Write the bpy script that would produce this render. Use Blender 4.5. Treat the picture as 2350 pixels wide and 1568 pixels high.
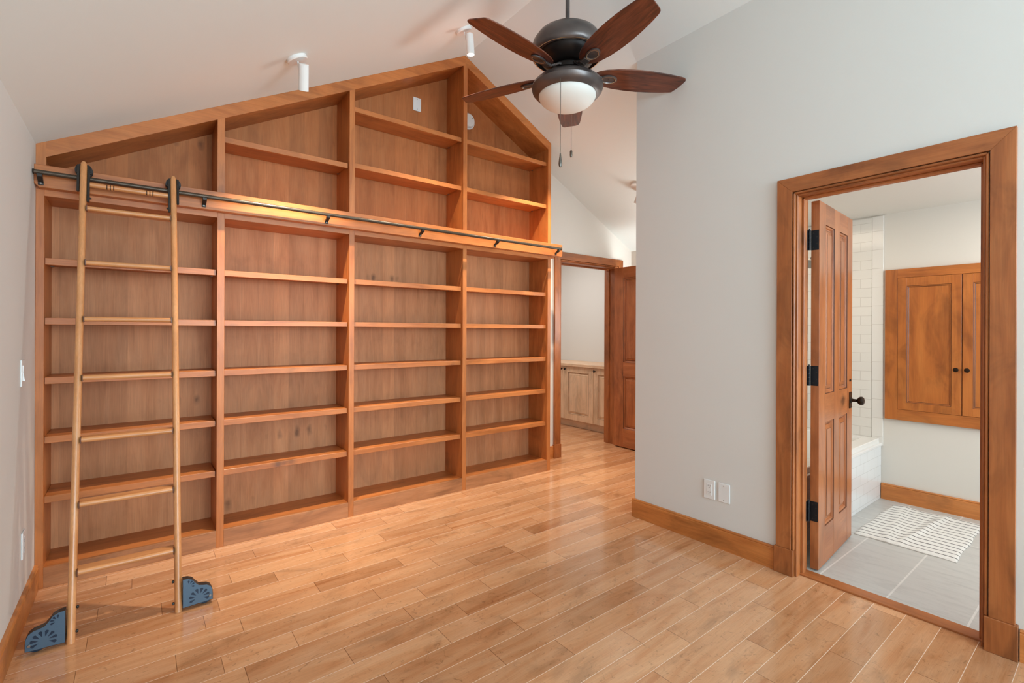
import bpy, bmesh, math, random
from math import radians as R, sin, cos, pi
from mathutils import Vector, Matrix
random.seed(7)
for o in list(bpy.data.objects): bpy.data.objects.remove(o, do_unlink=True)
scene = bpy.context.scene
C = scene.collection

# ------------------------------------------------------------------ camera
YAW, PIT, ROL, FPX = R(37.779), R(-0.0158), R(0.2222), 1108.555
fw = Vector((sin(YAW)*cos(PIT), cos(YAW)*cos(PIT), sin(PIT)))
r0 = Vector((cos(YAW), -sin(YAW), 0)); u0 = r0.cross(fw)
rt = cos(ROL)*r0 + sin(ROL)*u0; up = -sin(ROL)*r0 + cos(ROL)*u0
cam = bpy.data.cameras.new('camera'); camo = bpy.data.objects.new('camera', cam); C.objects.link(camo)
M = Matrix((rt, up, -fw)).transposed().to_4x4(); M.translation = Vector((0, 0, 1.28))
camo.matrix_world = M
cam.sensor_width = 36; cam.sensor_fit = 'HORIZONTAL'; cam.lens = FPX/2350*36
cam.shift_x = 0; cam.shift_y = -23.4/2350
cam.clip_start = .02
scene.camera = camo

# ------------------------------------------------------------------ world, exposure, big lights
scene.view_settings.view_transform = 'Standard'; scene.view_settings.look = 'None'
scene.view_settings.gamma = 1; scene.view_settings.use_curve_mapping = False
scene.view_settings.exposure = 0.27
w = bpy.data.worlds.new('world'); scene.world = w; w.use_nodes = True
w.node_tree.nodes['Background'].inputs[0].default_value = (.80, .88, 1, 1)
w.node_tree.nodes['Background'].inputs[1].default_value = 1.0

def area(name, loc, target, sx, sy, watts, col, spread=180):
    l = bpy.data.lights.new(name, 'AREA'); l.shape = 'RECTANGLE'; l.size = sx; l.size_y = sy
    l.energy = watts; l.color = col; l.spread = R(spread)
    o = bpy.data.objects.new(name, l); C.objects.link(o); o.location = loc
    o.rotation_euler = (Vector(target)-Vector(loc)).to_track_quat('-Z', 'Y').to_euler()
    return o
# daylight through the windows behind the camera
DAY = (.65, .865, 1.0)
area('window_daylight', (1.15, -5.50, 1.75), (1.15, -2.0, 2.9), 2.8, 2.0, 225, DAY)
area('window_daylight', (-.33, -2.1, 1.5), (2.6, 1.2, 4.0), 1.4, 1.4, 5, DAY, 150)
area('window_daylight', (2.66, -2.4, 1.5), (.1, .9, 4.0), 1.4, 1.4, 66, DAY, 150)  # added side light for the left wall and ceiling; its window is added too
# bathroom daylight and lamps, added hall fill, and the room beyond the far door
area('hall_fill_light', (4.50, 2.62, 1.55), (3.2, 3.0, 2.3), .7, .9, 36, (.90, .96, .95))  # no window here; unseen lamp added to brighten the hall ceiling
area('bathroom_daylight', (3.7, -1.0, 1.5), (3.7, 1, 1.1), 1.3, 1.1, 30, (.74, .88, 1.0))
area('bathroom_ceiling_light', (3.95, .1, 2.16), (3.95, .1, 0), .5, .5, 5, (1, .90, .78))
area('bathroom_ceiling_light', (3.6, 1.6, 2.16), (3.6, 1.6, 0), .9, .5, 5, (1, .84, .66))
area('far_room_light', (3.9, 4.75, 2.42), (4.2, 4.7, 0), .8, .8, 20, (1.0, .97, .94))

# ------------------------------------------------------------------ materials
def lin(c):
    return tuple(((x/255)/12.92 if x/255 <= .04045 else ((x/255+.055)/1.055)**2.4) for x in c) + (1,)
class NT:
    def __init__(s, name):
        s.m = bpy.data.materials.new(name); s.m.use_nodes = True; s.t = s.m.node_tree
        s.b = s.t.nodes['Principled BSDF']
    def n(s, ty, **kw):
        nd = s.t.nodes.new(ty)
        for k, v in kw.items():
            if k.startswith('i_'): nd.inputs[k[2:].replace('_', ' ')].default_value = v
            else: setattr(nd, k, v)
        return nd
    def l(s, a, b): s.t.links.new(a, b)
    def math(s, op, a, b=None, c=None):
        nd = s.n('ShaderNodeMath', operation=op)
        for i, v in enumerate((a, b, c)):
            if v is None: continue
            if isinstance(v, (int, float)): nd.inputs[i].default_value = v
            else: s.l(v, nd.inputs[i])
        return nd.outputs[0]
    def mix(s, f, a, b, mode='MIX'):
        nd = s.n('ShaderNodeMix', data_type='RGBA', blend_type=mode)
        for i, v in ((0, f), (6, a), (7, b)):
            if isinstance(v, (int, float)): nd.inputs[i].default_value = v
            elif isinstance(v, tuple): nd.inputs[i].default_value = v
            else: s.l(v, nd.inputs[i])
        return nd.outputs[2]
    def ramp(s, f, stops):
        nd = s.n('ShaderNodeValToRGB'); e = nd.color_ramp.elements
        while len(e) < len(stops): e.new(.5)
        for i, (p, c) in enumerate(stops): e[i].position = p; e[i].color = c if isinstance(c, tuple) else (c, c, c, 1)
        s.l(f, nd.inputs[0]); return nd.outputs[0]
    def noise(s, vec, scale, detail=3, rough=.5, dist=0.0):
        nd = s.n('ShaderNodeTexNoise'); nd.inputs['Scale'].default_value = scale
        nd.inputs['Detail'].default_value = detail; nd.inputs['Roughness'].default_value = rough
        nd.inputs['Distortion'].default_value = dist; s.l(vec, nd.inputs['Vector']); return nd.outputs['Fac']
    def vscale(s, vec, sc):
        nd = s.n('ShaderNodeVectorMath', operation='MULTIPLY'); s.l(vec, nd.inputs[0]); nd.inputs[1].default_value = sc
        return nd.outputs[0]
    def objvec(s):
        tc = s.n('ShaderNodeTexCoord'); oi = s.n('ShaderNodeObjectInfo')
        off = s.math('MULTIPLY', oi.outputs['Random'], 23.7)
        cb = s.n('ShaderNodeCombineXYZ')
        for i in range(3): s.l(off, cb.inputs[i])
        ad = s.n('ShaderNodeVectorMath', operation='ADD'); s.l(tc.outputs['Object'], ad.inputs[0]); s.l(cb.outputs[0], ad.inputs[1])
        return ad.outputs[0]
    def bump(s, h, strength, dist=.002):
        nd = s.n('ShaderNodeBump'); nd.inputs['Strength'].default_value = strength; nd.inputs['Distance'].default_value = dist
        s.l(h, nd.inputs['Height']); s.l(nd.outputs[0], s.b.inputs['Normal'])
    def fin(s, col=None, rough=.5, metal=0, coat=0, spec=.5):
        if col is not None:
            if isinstance(col, tuple): s.b.inputs['Base Color'].default_value = col
            else: s.l(col, s.b.inputs['Base Color'])
        s.b.inputs['Roughness'].default_value = rough; s.b.inputs['Metallic'].default_value = metal
        s.b.inputs['Coat Weight'].default_value = coat; s.b.inputs['Coat Roughness'].default_value = .15
        s.b.inputs['Specular IOR Level'].default_value = spec
        return s.m

def wood_color(s, vec, axis, base, dark, light, knots=True, figure=1.0, mot=.78, ksc=2.3):
    along = {'x': (.13, 1, 1), 'y': (1, .13, 1), 'z': (1, 1, .13)}[axis]
    fine = {'x': (.03, 1, 1), 'y': (1, .03, 1), 'z': (1, 1, .03)}[axis]
    soft = {'x': (.5, 1, 1), 'y': (1, .5, 1), 'z': (1, 1, .5)}[axis]
    n1 = s.noise(s.vscale(vec, along), 13*figure, 4, .55, 1.1)
    c = s.ramp(n1, [(.24, dark), (.5, base), (.78, light)])
    n2 = s.noise(s.vscale(vec, fine), 210, 2, .6)
    c = s.mix(1.0, c, s.ramp(n2, [(.3, .90), (.7, 1.07)]), 'MULTIPLY')
    n3 = s.noise(s.vscale(vec, soft), 6.5, 4, .6, .8)
    c = s.mix(1.0, c, s.ramp(n3, [(.30, mot), (.50, 1.0), (.75, 1.08)]), 'MULTIPLY')
    if knots:
        vo = s.n('ShaderNodeTexVoronoi'); vo.inputs['Scale'].default_value = ksc
        wob = s.noise(vec, 14, 2); 
        s.l(s.vscale(vec, soft), vo.inputs['Vector'])
        d = s.math('ADD', vo.outputs['Distance'], s.math('MULTIPLY', s.math('SUBTRACT', wob, .5), .16))
        k = s.ramp(d, [(.02, .42), (.05, .72), (.10, 1.0)])
        c = s.mix(1.0, c, k, 'MULTIPLY')
    return c
def wood(name, axis, base, dark, light, rough=.40, coat=.06, knots=True, figure=1.0, mot=.78, ksc=2.3):
    s = NT(name); v = s.objvec()
    c = wood_color(s, v, axis, lin(base), lin(dark), lin(light), knots, figure, mot, ksc)
    return s.fin(c, rough, 0, coat)
CH = ((186, 110, 54), (164, 91, 40), (200, 124, 66))      # stained alder
WX, WY, WZ = (wood('stained_alder_' + a, a, *CH) for a in 'xyz')
TR = ((168, 98, 50), (138, 76, 36), (182, 112, 62))      # darker door and base trim
TX, TY, TZ = (wood('trim_alder_' + a, a, *TR, mot=.64, ksc=3.4) for a in 'xyz')
BBX, BBY = (wood('baseboard_alder_' + a, a, (200, 124, 62), (178, 104, 48), (212, 137, 74), mot=.66, ksc=3.0) for a in 'xy')
DR = ((178, 106, 60), (156, 87, 46), (192, 121, 73))
DX, DZ = (wood('door_alder_' + a, a, *DR, rough=.34, coat=.15, mot=.72) for a in 'xz')
CB = ((184, 106, 46), (156, 84, 34), (198, 122, 58))
BX, BZ = (wood('bathroom_cabinet_alder_' + a, a, *CB, rough=.38, figure=.8, mot=.66) for a in 'xz')
MP = ((234, 196, 160), (222, 182, 144), (240, 206, 174))
MX, MZ = (wood('pale_maple_' + a, a, *MP, knots=False) for a in 'xz')
KICK = wood('kick_alder', 'x', (172, 112, 70), (140, 88, 54), (186, 128, 86), mot=.66)  # alder greyed in its colour for the cool ambient light on the kick
LD = ((206, 142, 90), (190, 124, 72), (216, 156, 106))
LX, LZ = (wood('ladder_oak_' + a, a, *LD, rough=.33, coat=.15, knots=False, mot=.88) for a in 'xz')
WN = ((96, 48, 30), (34, 17, 13), (132, 72, 46))
BLX = wood('walnut_blade', 'x', *WN, rough=.33, coat=.3, knots=False, figure=2.6)
GLAZE = wood('dark_glaze', 'z', (104, 58, 32), (88, 46, 26), (116, 66, 38), knots=False)
MGLAZE = wood('maple_glaze', 'z', (150, 112, 80), (140, 100, 70), (160, 122, 90), knots=False)

def panel_mat(name, cb_, cd, cl):
    s = NT(name); tc = s.n('ShaderNodeTexCoord'); oi = s.n('ShaderNodeObjectInfo')
    sp = s.n('ShaderNodeSeparateXYZ'); s.l(tc.outputs['Object'], sp.inputs[0])
    q = s.math('DIVIDE', sp.outputs[0], .0965)
    idx = s.math('FLOOR', q)
    pp = s.math('PINGPONG', q, 1.0)
    rnd = s.math('MULTIPLY', oi.outputs['Random'], 31.0)
    cb = s.n('ShaderNodeCombineXYZ'); s.l(s.math('ADD', s.math('MULTIPLY', pp, .0965), rnd), cb.inputs[0]); s.l(sp.outputs[2], cb.inputs[2])
    s.l(s.math('MULTIPLY', idx, .012), cb.inputs[1])
    c = wood_color(s, cb.outputs[0], 'z', lin(cb_), lin(cd), lin(cl), True, 1.0, .84, 4.2)
    wn = s.n('ShaderNodeTexWhiteNoise', noise_dimensions='2D')
    cc = s.n('ShaderNodeCombineXYZ'); s.l(idx, cc.inputs[0]); s.l(rnd, cc.inputs[1]); s.l(cc.outputs[0], wn.inputs['Vector'])
    c = s.mix(1.0, c, s.ramp(wn.outputs['Value'], [(0, .82), (1, 1.10)]), 'MULTIPLY')
    fr = s.math('FRACT', q)
    seam = s.ramp(fr, [(.0, .84), (.025, 1.0)])
    c = s.mix(1.0, c, seam, 'MULTIPLY')
    return s.fin(c, .55, 0, .0, .3)
BACK = panel_mat('veneer_back_panel', (194, 130, 86), (178, 114, 72), (204, 142, 99))  # lower panels: veneer colour lightened for the stronger light they get
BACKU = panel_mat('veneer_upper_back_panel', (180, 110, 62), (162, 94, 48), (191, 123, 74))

def floor_mat():
    s = NT('maple_plank_floor')
    at = s.n('ShaderNodeAttribute', attribute_name='seed'); tc = s.n('ShaderNodeTexCoord')
    cb = s.n('ShaderNodeCombineXYZ')
    off = s.math('MULTIPLY', at.outputs['Fac'], 57.0)
    for i in range(3): s.l(off, cb.inputs[i])
    ad = s.n('ShaderNodeVectorMath', operation='ADD'); s.l(tc.outputs['Object'], ad.inputs[0]); s.l(cb.outputs[0], ad.inputs[1]); v = ad.outputs[0]
    n1 = s.noise(s.vscale(v, (.16, 1, 1)), 9, 5, .55, 1.6)
    c = s.ramp(n1, [(.22, lin((200, 135, 88))), (.48, lin((218, 162, 117))), (.8, lin((228, 179, 138)))])
    n3 = s.noise(s.vscale(v, (.45, 1, 1)), 7, 4, .6, .8)
    c = s.mix(1.0, c, s.ramp(n3, [(.30, .76), (.44, .98), (.8, 1.05)]), 'MULTIPLY')
    n4 = s.noise(s.vscale(v, (.9, 1, 1)), 22, 4, .75, 2.2)
    c = s.mix(1.0, c, s.ramp(n4, [(.33, .70), (.42, 1.0), (.8, 1.02)]), 'MULTIPLY')
    n2 = s.noise(s.vscale(v, (.04, 1, 1)), 240, 2, .6)
    c = s.mix(1.0, c, s.ramp(n2, [(.35, .94), (.65, 1.04)]), 'MULTIPLY')
    n5 = s.noise(s.vscale(v, (.07, 1, 1)), 11, 2, .5, .6)
    c = s.mix(s.ramp(n5, [(.66, 0.0), (.72, .45)]), c, lin((170, 100, 50)))
    tone = s.n('ShaderNodeTexWhiteNoise', noise_dimensions='1D'); s.l(off, tone.inputs['W'])
    c = s.mix(1.0, c, s.ramp(tone.outputs['Value'], [(0, lin((222, 214, 208))), (.5, lin((244, 240, 238))), (1, lin((255, 255, 255)))]), 'MULTIPLY')
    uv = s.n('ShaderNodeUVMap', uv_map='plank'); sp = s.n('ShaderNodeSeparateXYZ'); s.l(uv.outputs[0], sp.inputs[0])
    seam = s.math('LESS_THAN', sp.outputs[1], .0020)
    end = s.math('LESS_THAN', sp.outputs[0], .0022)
    c = s.mix(s.math('MULTIPLY', seam, .85), c, lin((250, 226, 204)))  # window light on the plank bevels, painted in as pale seam lines
    c = s.mix(s.math('MULTIPLY', end, .75), c, lin((96, 58, 34)))
    rr = s.ramp(s.noise(v, 3, 2), [(.3, .13), (.7, .19)])
    s.l(rr, s.b.inputs['Roughness'])
    h = s.math('ADD', s.math('MULTIPLY', s.noise(s.vscale(v, (.5, 1, 1)), 3, 1), .6), s.math('MULTIPLY', s.math('MAXIMUM', seam, end), -.6))
    s.bump(h, .18, .0015)
    m = s.fin(c, .24, 0, .35, .5)
    s.b.inputs['Coat Roughness'].default_value = .1
    s.l(rr, s.b.inputs['Roughness'])
    return m
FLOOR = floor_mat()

def paint(name, c, rough=.55):
    s = NT(name); tc = s.n('ShaderNodeTexCoord')
    s.bump(s.noise(tc.outputs['Object'], 60, 3, .6), .06, .002)
    return s.fin(lin(c), rough, 0, 0, .3)
PAINT = paint('wall_paint', (224, 222, 217)); CEIL = paint('ceiling_paint', (230, 235, 233), .6)
BPAINT = paint('bathroom_paint', (224, 218, 208))

def flat(name, c, rough=.4, metal=0, coat=0, spec=.5):
    return NT(name).fin(lin(c), rough, metal, coat, spec)
WHITE = flat('white_plastic', (236, 236, 234), .35)
WHITEMET = flat('white_enamel', (232, 230, 226), .35)
SLOT = flat('dark_slot', (40, 38, 36), .6)
def bronze():
    s = NT('oil_rubbed_bronze'); tc = s.n('ShaderNodeTexCoord')
    c = s.ramp(s.noise(tc.outputs['Object'], 9, 3), [(.3, lin((84, 78, 77))), (.7, lin((112, 102, 98)))])
    return s.fin(c, .36, .6, .1)
BRONZE = bronze()
BRONZEDK = flat('dark_bronze', (34, 28, 26), .4, .5)
GOLD = flat('rubbed_copper_edge', (226, 184, 134), .4, .25)
BLACKMET = flat('black_iron', (52, 49, 46), .42, .5)
PIPE = flat('bronze_pipe', (80, 68, 56), .36, .5)
HINGE = flat('black_hinge', (36, 40, 46), .38, .6)
STEEL = flat('steel_pin', (150, 146, 140), .3, .9)
CHAIN = flat('chain_metal', (112, 106, 98), .35, .8)
COVER = flat('blue_grey_powder_coat', (80, 103, 122), .36, .35)
COVERDK = flat('cover_edge', (58, 50, 46), .45, .4)
BLUEDK = flat('dark_blue_wheel', (26, 44, 64), .35, .2)
KNOBM = flat('aged_bronze_knob', (52, 42, 34), .35, .8)
TUB = flat('white_tub', (240, 238, 232), .12, 0, .5)
def glass_bowl():
    s = NT('frosted_glass'); s.fin(lin((232, 231, 224)), .5, 0, 0, .3)
    s.b.inputs['Subsurface Weight'].default_value = .0
    s.b.inputs['Emission Color'].default_value = (1, .97, .9, 1); s.b.inputs['Emission Strength'].default_value = 0.0
    return s.m
BOWL = glass_bowl()
def emit(name, col, st):
    s = NT(name); s.b.inputs['Emission Color'].default_value = col; s.b.inputs['Emission Strength'].default_value = st
    return s.fin((1, 1, 1, 1), .3)
LENS = emit('lamp_lens', (1, .93, .8, 1), 14)

def tile_mat(name, ua, va, bw, rh, tile, grout, mortar, rough, offset=.5, ushift=0, vshift=0, tint=None):
    s = NT(name); tc = s.n('ShaderNodeTexCoord'); sp = s.n('ShaderNodeSeparateXYZ'); s.l(tc.outputs['Object'], sp.inputs[0])
    cb = s.n('ShaderNodeCombineXYZ')
    s.l(s.math('ADD', sp.outputs[ua], ushift), cb.inputs[0]); s.l(s.math('ADD', sp.outputs[va], vshift), cb.inputs[1])
    b = s.n('ShaderNodeTexBrick'); s.l(cb.outputs[0], b.inputs['Vector'])
    b.inputs['Scale'].default_value = 1; b.inputs['Brick Width'].default_value = bw; b.inputs['Row Height'].default_value = rh
    b.inputs['Mortar Size'].default_value = mortar; b.inputs['Mortar Smooth'].default_value = .2
    b.inputs['Color1'].default_value = lin(tile); b.inputs['Color2'].default_value = lin(tuple(x-3 for x in tile)); b.inputs['Mortar'].default_value = lin(grout)
    b.offset = offset
    col = b.outputs['Color']
    if tint:
        n = s.noise(s.vscale(tc.outputs['Object'], tint), 6, 6, .7, .6)
        col = s.mix(1.0, col, s.ramp(n, [(.3, .84), (.5, 1.0), (.7, 1.06)]), 'MULTIPLY')
    s.bump(s.math('SUBTRACT', 1.0, b.outputs['Fac']), .35, .001)
    return s.fin(col, rough)
SUB_FAR = tile_mat('white_subway_tile_far', 1, 2, .1525, .0727, (232, 228, 220), (206, 200, 190), .0016, .12, .5, -1.26, -.03)
SUB_BACK = tile_mat('white_subway_tile_back', 0, 2, .1525, .0727, (232, 228, 220), (206, 200, 190), .0016, .12, .5, 0, -.03)
SUB_APRON = tile_mat('white_subway_tile_apron', 0, 2, .1525, .076, (234, 235, 234), (212, 212, 208), .0016, .1, .5, 0, -.03)
BORDER = tile_mat('white_border_tile', 1, 2, .4, .1447, (233, 229, 222), (206, 200, 190), .0016, .12, 0, -.98, -.041)
STONE = tile_mat('grey_stone_tile', 0, 1, 1.2, .2865, (194, 192, 186), (218, 215, 208), .0045, .35, 0, -3.95+1.2*3, -.729+.2865*4, (3.5, .8, 3))

def mat_stripe():
    s = NT('striped_bath_mat'); tc = s.n('ShaderNodeTexCoord'); sp = s.n('ShaderNodeSeparateXYZ'); s.l(tc.outputs['Object'], sp.inputs[0])
    wv = s.noise(tc.outputs['Object'], 9, 2); w2 = s.noise(tc.outputs['Object'], 130, 1)
    x = s.math('ADD', s.math('ADD', sp.outputs[0], .018), s.math('ADD', s.math('MULTIPLY', wv, .014), s.math('MULTIPLY', w2, .004)))
    f = s.math('FRACT', s.math('DIVIDE', x, .0575))
    st = s.math('LESS_THAN', f, .14)
    c = s.mix(st, lin((226, 223, 216)), lin((58, 54, 54)))
    s.bump(s.noise(tc.outputs['Object'], 220, 2), .6, .003)
    return s.fin(c, .9, 0, 0, .1)
MATM = mat_stripe()

# ------------------------------------------------------------------ builders
W = {}
def setm(o, label=None, cat=None, group=None, kind=None):
    if label: o['label'] = label
    if cat: o['category'] = cat
    if group: o['group'] = group
    if kind: o['kind'] = kind
    return o
def thing(name, loc=(0, 0, 0), rz=0, label=None, cat=None, group=None, kind=None):
    o = bpy.data.objects.new(name, None); C.objects.link(o); o.location = loc; o.rotation_euler = (0, 0, rz)
    o.empty_display_size = .05
    W[o.name] = Matrix.Translation(Vector(loc)) @ Matrix.Rotation(rz, 4, 'Z')
    return setm(o, label, cat, group, kind)
def obj(name, bm, mats, parent=None, local=False, smooth=False, **kw):
    """link bm as one mesh object; vertices are world coordinates unless local"""
    if parent is not None and not local:
        inv = W[parent.name].inverted(); bmesh.ops.transform(bm, matrix=inv, verts=bm.verts)
    loc = None
    if parent is None and not local:
        xs = [v.co for v in bm.verts]
        lo = Vector([min(v[i] for v in xs) for i in range(3)]); hi = Vector([max(v[i] for v in xs) for i in range(3)])
        loc = Vector(((lo.x+hi.x)/2, (lo.y+hi.y)/2, lo.z)) if not kw.get('keep') else Vector((0, 0, 0))
        bmesh.ops.translate(bm, vec=-loc, verts=bm.verts)
    me = bpy.data.meshes.new(name); bm.normal_update(); bm.to_mesh(me); bm.free()
    for m in (mats if isinstance(mats, (list, tuple)) else [mats]): me.materials.append(m)
    if smooth:
        for p in me.polygons: p.use_smooth = True
        try: me.set_sharp_from_angle(angle=R(35))
        except Exception: pass
    o = bpy.data.objects.new(name, me); C.objects.link(o)
    if parent is not None:
        o.parent = parent; W[o.name] = W[parent.name].copy()
    else:
        o.location = loc if loc is not None else (0, 0, 0); W[o.name] = Matrix.Translation(o.location)
    return setm(o, kw.get('label'), kw.get('cat'), kw.get('group'), kw.get('kind'))
def B(): return bmesh.new()
def box(bm, x0, x1, y0, y1, z0, z1, bev=0, mi=0):
    n0 = len(bm.faces)
    vs = [bm.verts.new((x, y, z)) for x in (x0, x1) for y in (y0, y1) for z in (z0, z1)]
    fs = [bm.faces.new([vs[i] for i in f]) for f in ((0, 1, 3, 2), (4, 6, 7, 5), (0, 4, 5, 1), (2, 3, 7, 6), (0, 2, 6, 4), (1, 5, 7, 3))]
    for f in fs: f.material_index = mi
    if bev:
        es = list({e for f in fs for e in f.edges})
        bmesh.ops.bevel(bm, geom=es, offset=bev, segments=1, profile=.5, affect='EDGES')
    return bm
def prism(bm, pts, axis, a, b, bev=0, mi=0):
    """polygon in the plane across axis ('x': (y,z), 'y': (x,z), 'z': (x,y)) extruded from a to b"""
    def P(p, t): return {'x': (t, p[0], p[1]), 'y': (p[0], t, p[1]), 'z': (p[0], p[1], t)}[axis]
    v0 = [bm.verts.new(P(p, a)) for p in pts]; v1 = [bm.verts.new(P(p, b)) for p in pts]
    fs = [bm.faces.new(v0), bm.faces.new(v1[::-1])]
    n = len(pts)
    for i in range(n): fs.append(bm.faces.new((v0[i], v1[i], v1[(i+1) % n], v0[(i+1) % n])))
    for f in fs: f.material_index = mi
    bmesh.ops.recalc_face_normals(bm, faces=fs)
    if bev:
        es = list({e for f in fs for e in f.edges})
        bmesh.ops.bevel(bm, geom=es, offset=bev, segments=1, profile=.5, affect='EDGES')
    return bm
def lathe(bm, prof, c=(0, 0, 0), seg=40, axis=(0, 0, 1), mi=0, cap=False, mis=None):
    q = Vector((0, 0, 1)).rotation_difference(Vector(axis).normalized()); c = Vector(c)
    rings = []
    for r, z in prof:
        rings.append([bm.verts.new(c + q @ Vector((r*cos(2*pi*i/seg), r*sin(2*pi*i/seg), z))) for i in range(seg)])
    for k in range(len(rings)-1):
        for i in range(seg):
            f = bm.faces.new((rings[k][i], rings[k][(i+1) % seg], rings[k+1][(i+1) % seg], rings[k+1][i]))
            f.material_index = mis[k] if mis else mi
    if cap:
        f = bm.faces.new(rings[0][::-1]); f.material_index = mis[0] if mis else mi
        f = bm.faces.new(rings[-1]); f.material_index = mis[-1] if mis else mi
    bmesh.ops.recalc_face_normals(bm, faces=bm.faces[:])
    return bm
def cyl(bm, a, b, r, seg=20, mi=0, bev=0):
    a = Vector(a); b = Vector(b); L = (b-a).length
    pr = [(r-bev, 0), (r, bev), (r, L-bev), (r-bev, L)] if bev else [(r, 0), (r, L)]
    return lathe(bm, pr, a, seg, (b-a), mi, True)
def tube(bm, pts, r, seg=10, mi=0):
    pts = [Vector(p) for p in pts]; rings = []
    for i, p in enumerate(pts):
        d = (pts[min(i+1, len(pts)-1)] - pts[max(i-1, 0)]).normalized()
        q = Vector((0, 0, 1)).rotation_difference(d)
        rings.append([bm.verts.new(p + q @ Vector((r*cos(2*pi*k/seg), r*sin(2*pi*k/seg), 0))) for k in range(seg)])
    for k in range(len(rings)-1):
        for i in range(seg): bm.faces.new((rings[k][i], rings[k][(i+1) % seg], rings[k+1][(i+1) % seg], rings[k+1][i])).material_index = mi
    bm.faces.new(rings[0][::-1]); bm.faces.new(rings[-1])
    bmesh.ops.recalc_face_normals(bm, faces=bm.faces[:])
    return bm
def sphere(bm, c, r, sc=(1, 1, 1)):
    m = Matrix.Translation(Vector(c)) @ Matrix.Diagonal((r*sc[0], r*sc[1], r*sc[2], 1))
    bmesh.ops.create_uvsphere(bm, u_segments=20, v_segments=12, radius=1, matrix=m); return bm
def ring_panel(bm, fr, a0, a1, b0, b1, prof, mi=0, dark=()):
    """nested rectangles: fr(a, b, depth)->xyz ; prof list of (inset, depth), last closed"""
    rings = []
    for ins, d in prof:
        rings.append([bm.verts.new(fr(a, b, d)) for a, b in ((a0+ins, b0+ins), (a1-ins, b0+ins), (a1-ins, b1-ins), (a0+ins, b1-ins))])
    fs = []
    for k in range(len(rings)-1):
        for i in range(4): fs.append(bm.faces.new((rings[k][i], rings[k][(i+1) % 4], rings[k+1][(i+1) % 4], rings[k+1][i])))
    fs.append(bm.faces.new(rings[-1]))
    for f in fs: f.material_index = mi
    for k in dark:
        for f in fs[4*k:4*k+4]: f.material_index = 1
    bmesh.ops.recalc_face_normals(bm, faces=fs)
    return bm

# ================================================================== SETTING
RX, RZ, SL, SR = 2.0748, 3.4922, .527, .518          # ridge and the two slopes
def cz(x): return RZ - (SL*(RX-x) if x < RX else SR*(x-RX))
XW, XB, XO = 2.731, 2.850, 4.545                    # room side, bathroom side, outer wall
YF = 3.60
# floor ------------------------------------------------------------
JO = {-6: [2.32], -4: [2.2], -3: [1.84, 2.42], -2: [2.01], -1: [1.54, 2.31], 0: [1.8, 2.48], 1: [2.07], 2: [1.37, 2.24], 3: [1.12, 2.01, 2.45], 4: [1.31], 5: [1.02, 1.53, 2.36], 6: [0.66, 1.18, 2.14], 7: [1.39, 1.91], 8: [0.26, 0.52, 1.1, 1.74, 2.25], 9: [0.12, 0.92, 1.46, 1.73], 10: [0.36, 1.3, 1.98], 11: [0.71, 1.15, 2.13], 12: [0.3, 1.42, 1.84], 13: [0.09, 0.57, 0.93, 1.61], 14: [-0.14, 0.38, 1.2, 2.06], 15: [0.81, 1.83], 16: [-0.02, 0.53, 1.31, 2.25], 17: [0.35, 1.02, 1.49, 2.03, 2.59]}
bm = B(); uvl = bm.loops.layers.uv.new('plank'); sd = bm.faces.layers.float.new('seed')
for r in range(-58, 43):
    y0 = 1.112 + .12*r; y1 = y0+.12
    js = sorted(JO.get(r, []))
    x = js[0] if js else random.uniform(0, .6)
    lo = []
    while x > -.6:
        x -= random.uniform(.4, 1.0); lo.append(x)
    x = js[-1] if js else lo[0]+.8
    hi = []
    while x < 5.2: x += random.uniform(.4, 1.0); hi.append(x)
    xs = sorted(set(lo + js + hi))
    for a, b in zip(xs, xs[1:]):
        L = b-a; off = a
        x0, x1 = max(a, -.52), min(b, 5.25)
        if x1 <= x0: continue
        f = bm.faces.new([bm.verts.new(p) for p in ((x0, y0, 0), (x1, y0, 0), (x1, y1, 0), (x0, y1, 0))])
        f[sd] = random.random()
        for l, uv in zip(f.loops, ((x0-off, 0), (x1-off, 0), (x1-off, .12), (x0-off, .12))): l[uvl].uv = uv
box(bm, -.52, 5.25, -5.7, 6.3, -.12, -.004)
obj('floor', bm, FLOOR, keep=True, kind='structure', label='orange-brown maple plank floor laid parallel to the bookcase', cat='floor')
bm = B(); box(bm, 2.838, XO+.02, -1.2, 2.02, -.003, .004)
obj('floor', bm, STONE, keep=True, kind='structure', label='grey stone tile floor of the bathroom', cat='floor')
bm = B(); box(bm, 2.762, 2.84, .375, 1.09, -.002, .009, .002)
obj('trim_1', bm, TY, kind='structure', label='wooden threshold strip under the bathroom doorway', cat='threshold')
# ceiling ----------------------------------------------------------
bm = B()
prism(bm, [(-.52, cz(-.52)), (RX, RZ), (XO+.12, cz(XO+.12)), (XO+.12, cz(XO+.12)+.12), (RX, RZ+.12), (-.52, cz(-.52)+.12)], 'y', -5.8, YF+.17)
obj('ceiling', bm, CEIL, kind='structure', label='white vaulted ceiling sloping both ways from the ridge', cat='ceiling')
bm = B(); box(bm, XB-.02, XO+.02, -1.2, 2.02, 2.19, 2.25)
obj('ceiling', bm, BPAINT, kind='structure', label='flat white ceiling of the bathroom', cat='ceiling')
bm = B(); box(bm, 2.4, 5.25, YF+.17, 6.3, 2.46, 2.5)
obj('ceiling', bm, PAINT, kind='structure', label='flat white ceiling of the room past the far door', cat='ceiling')
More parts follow.
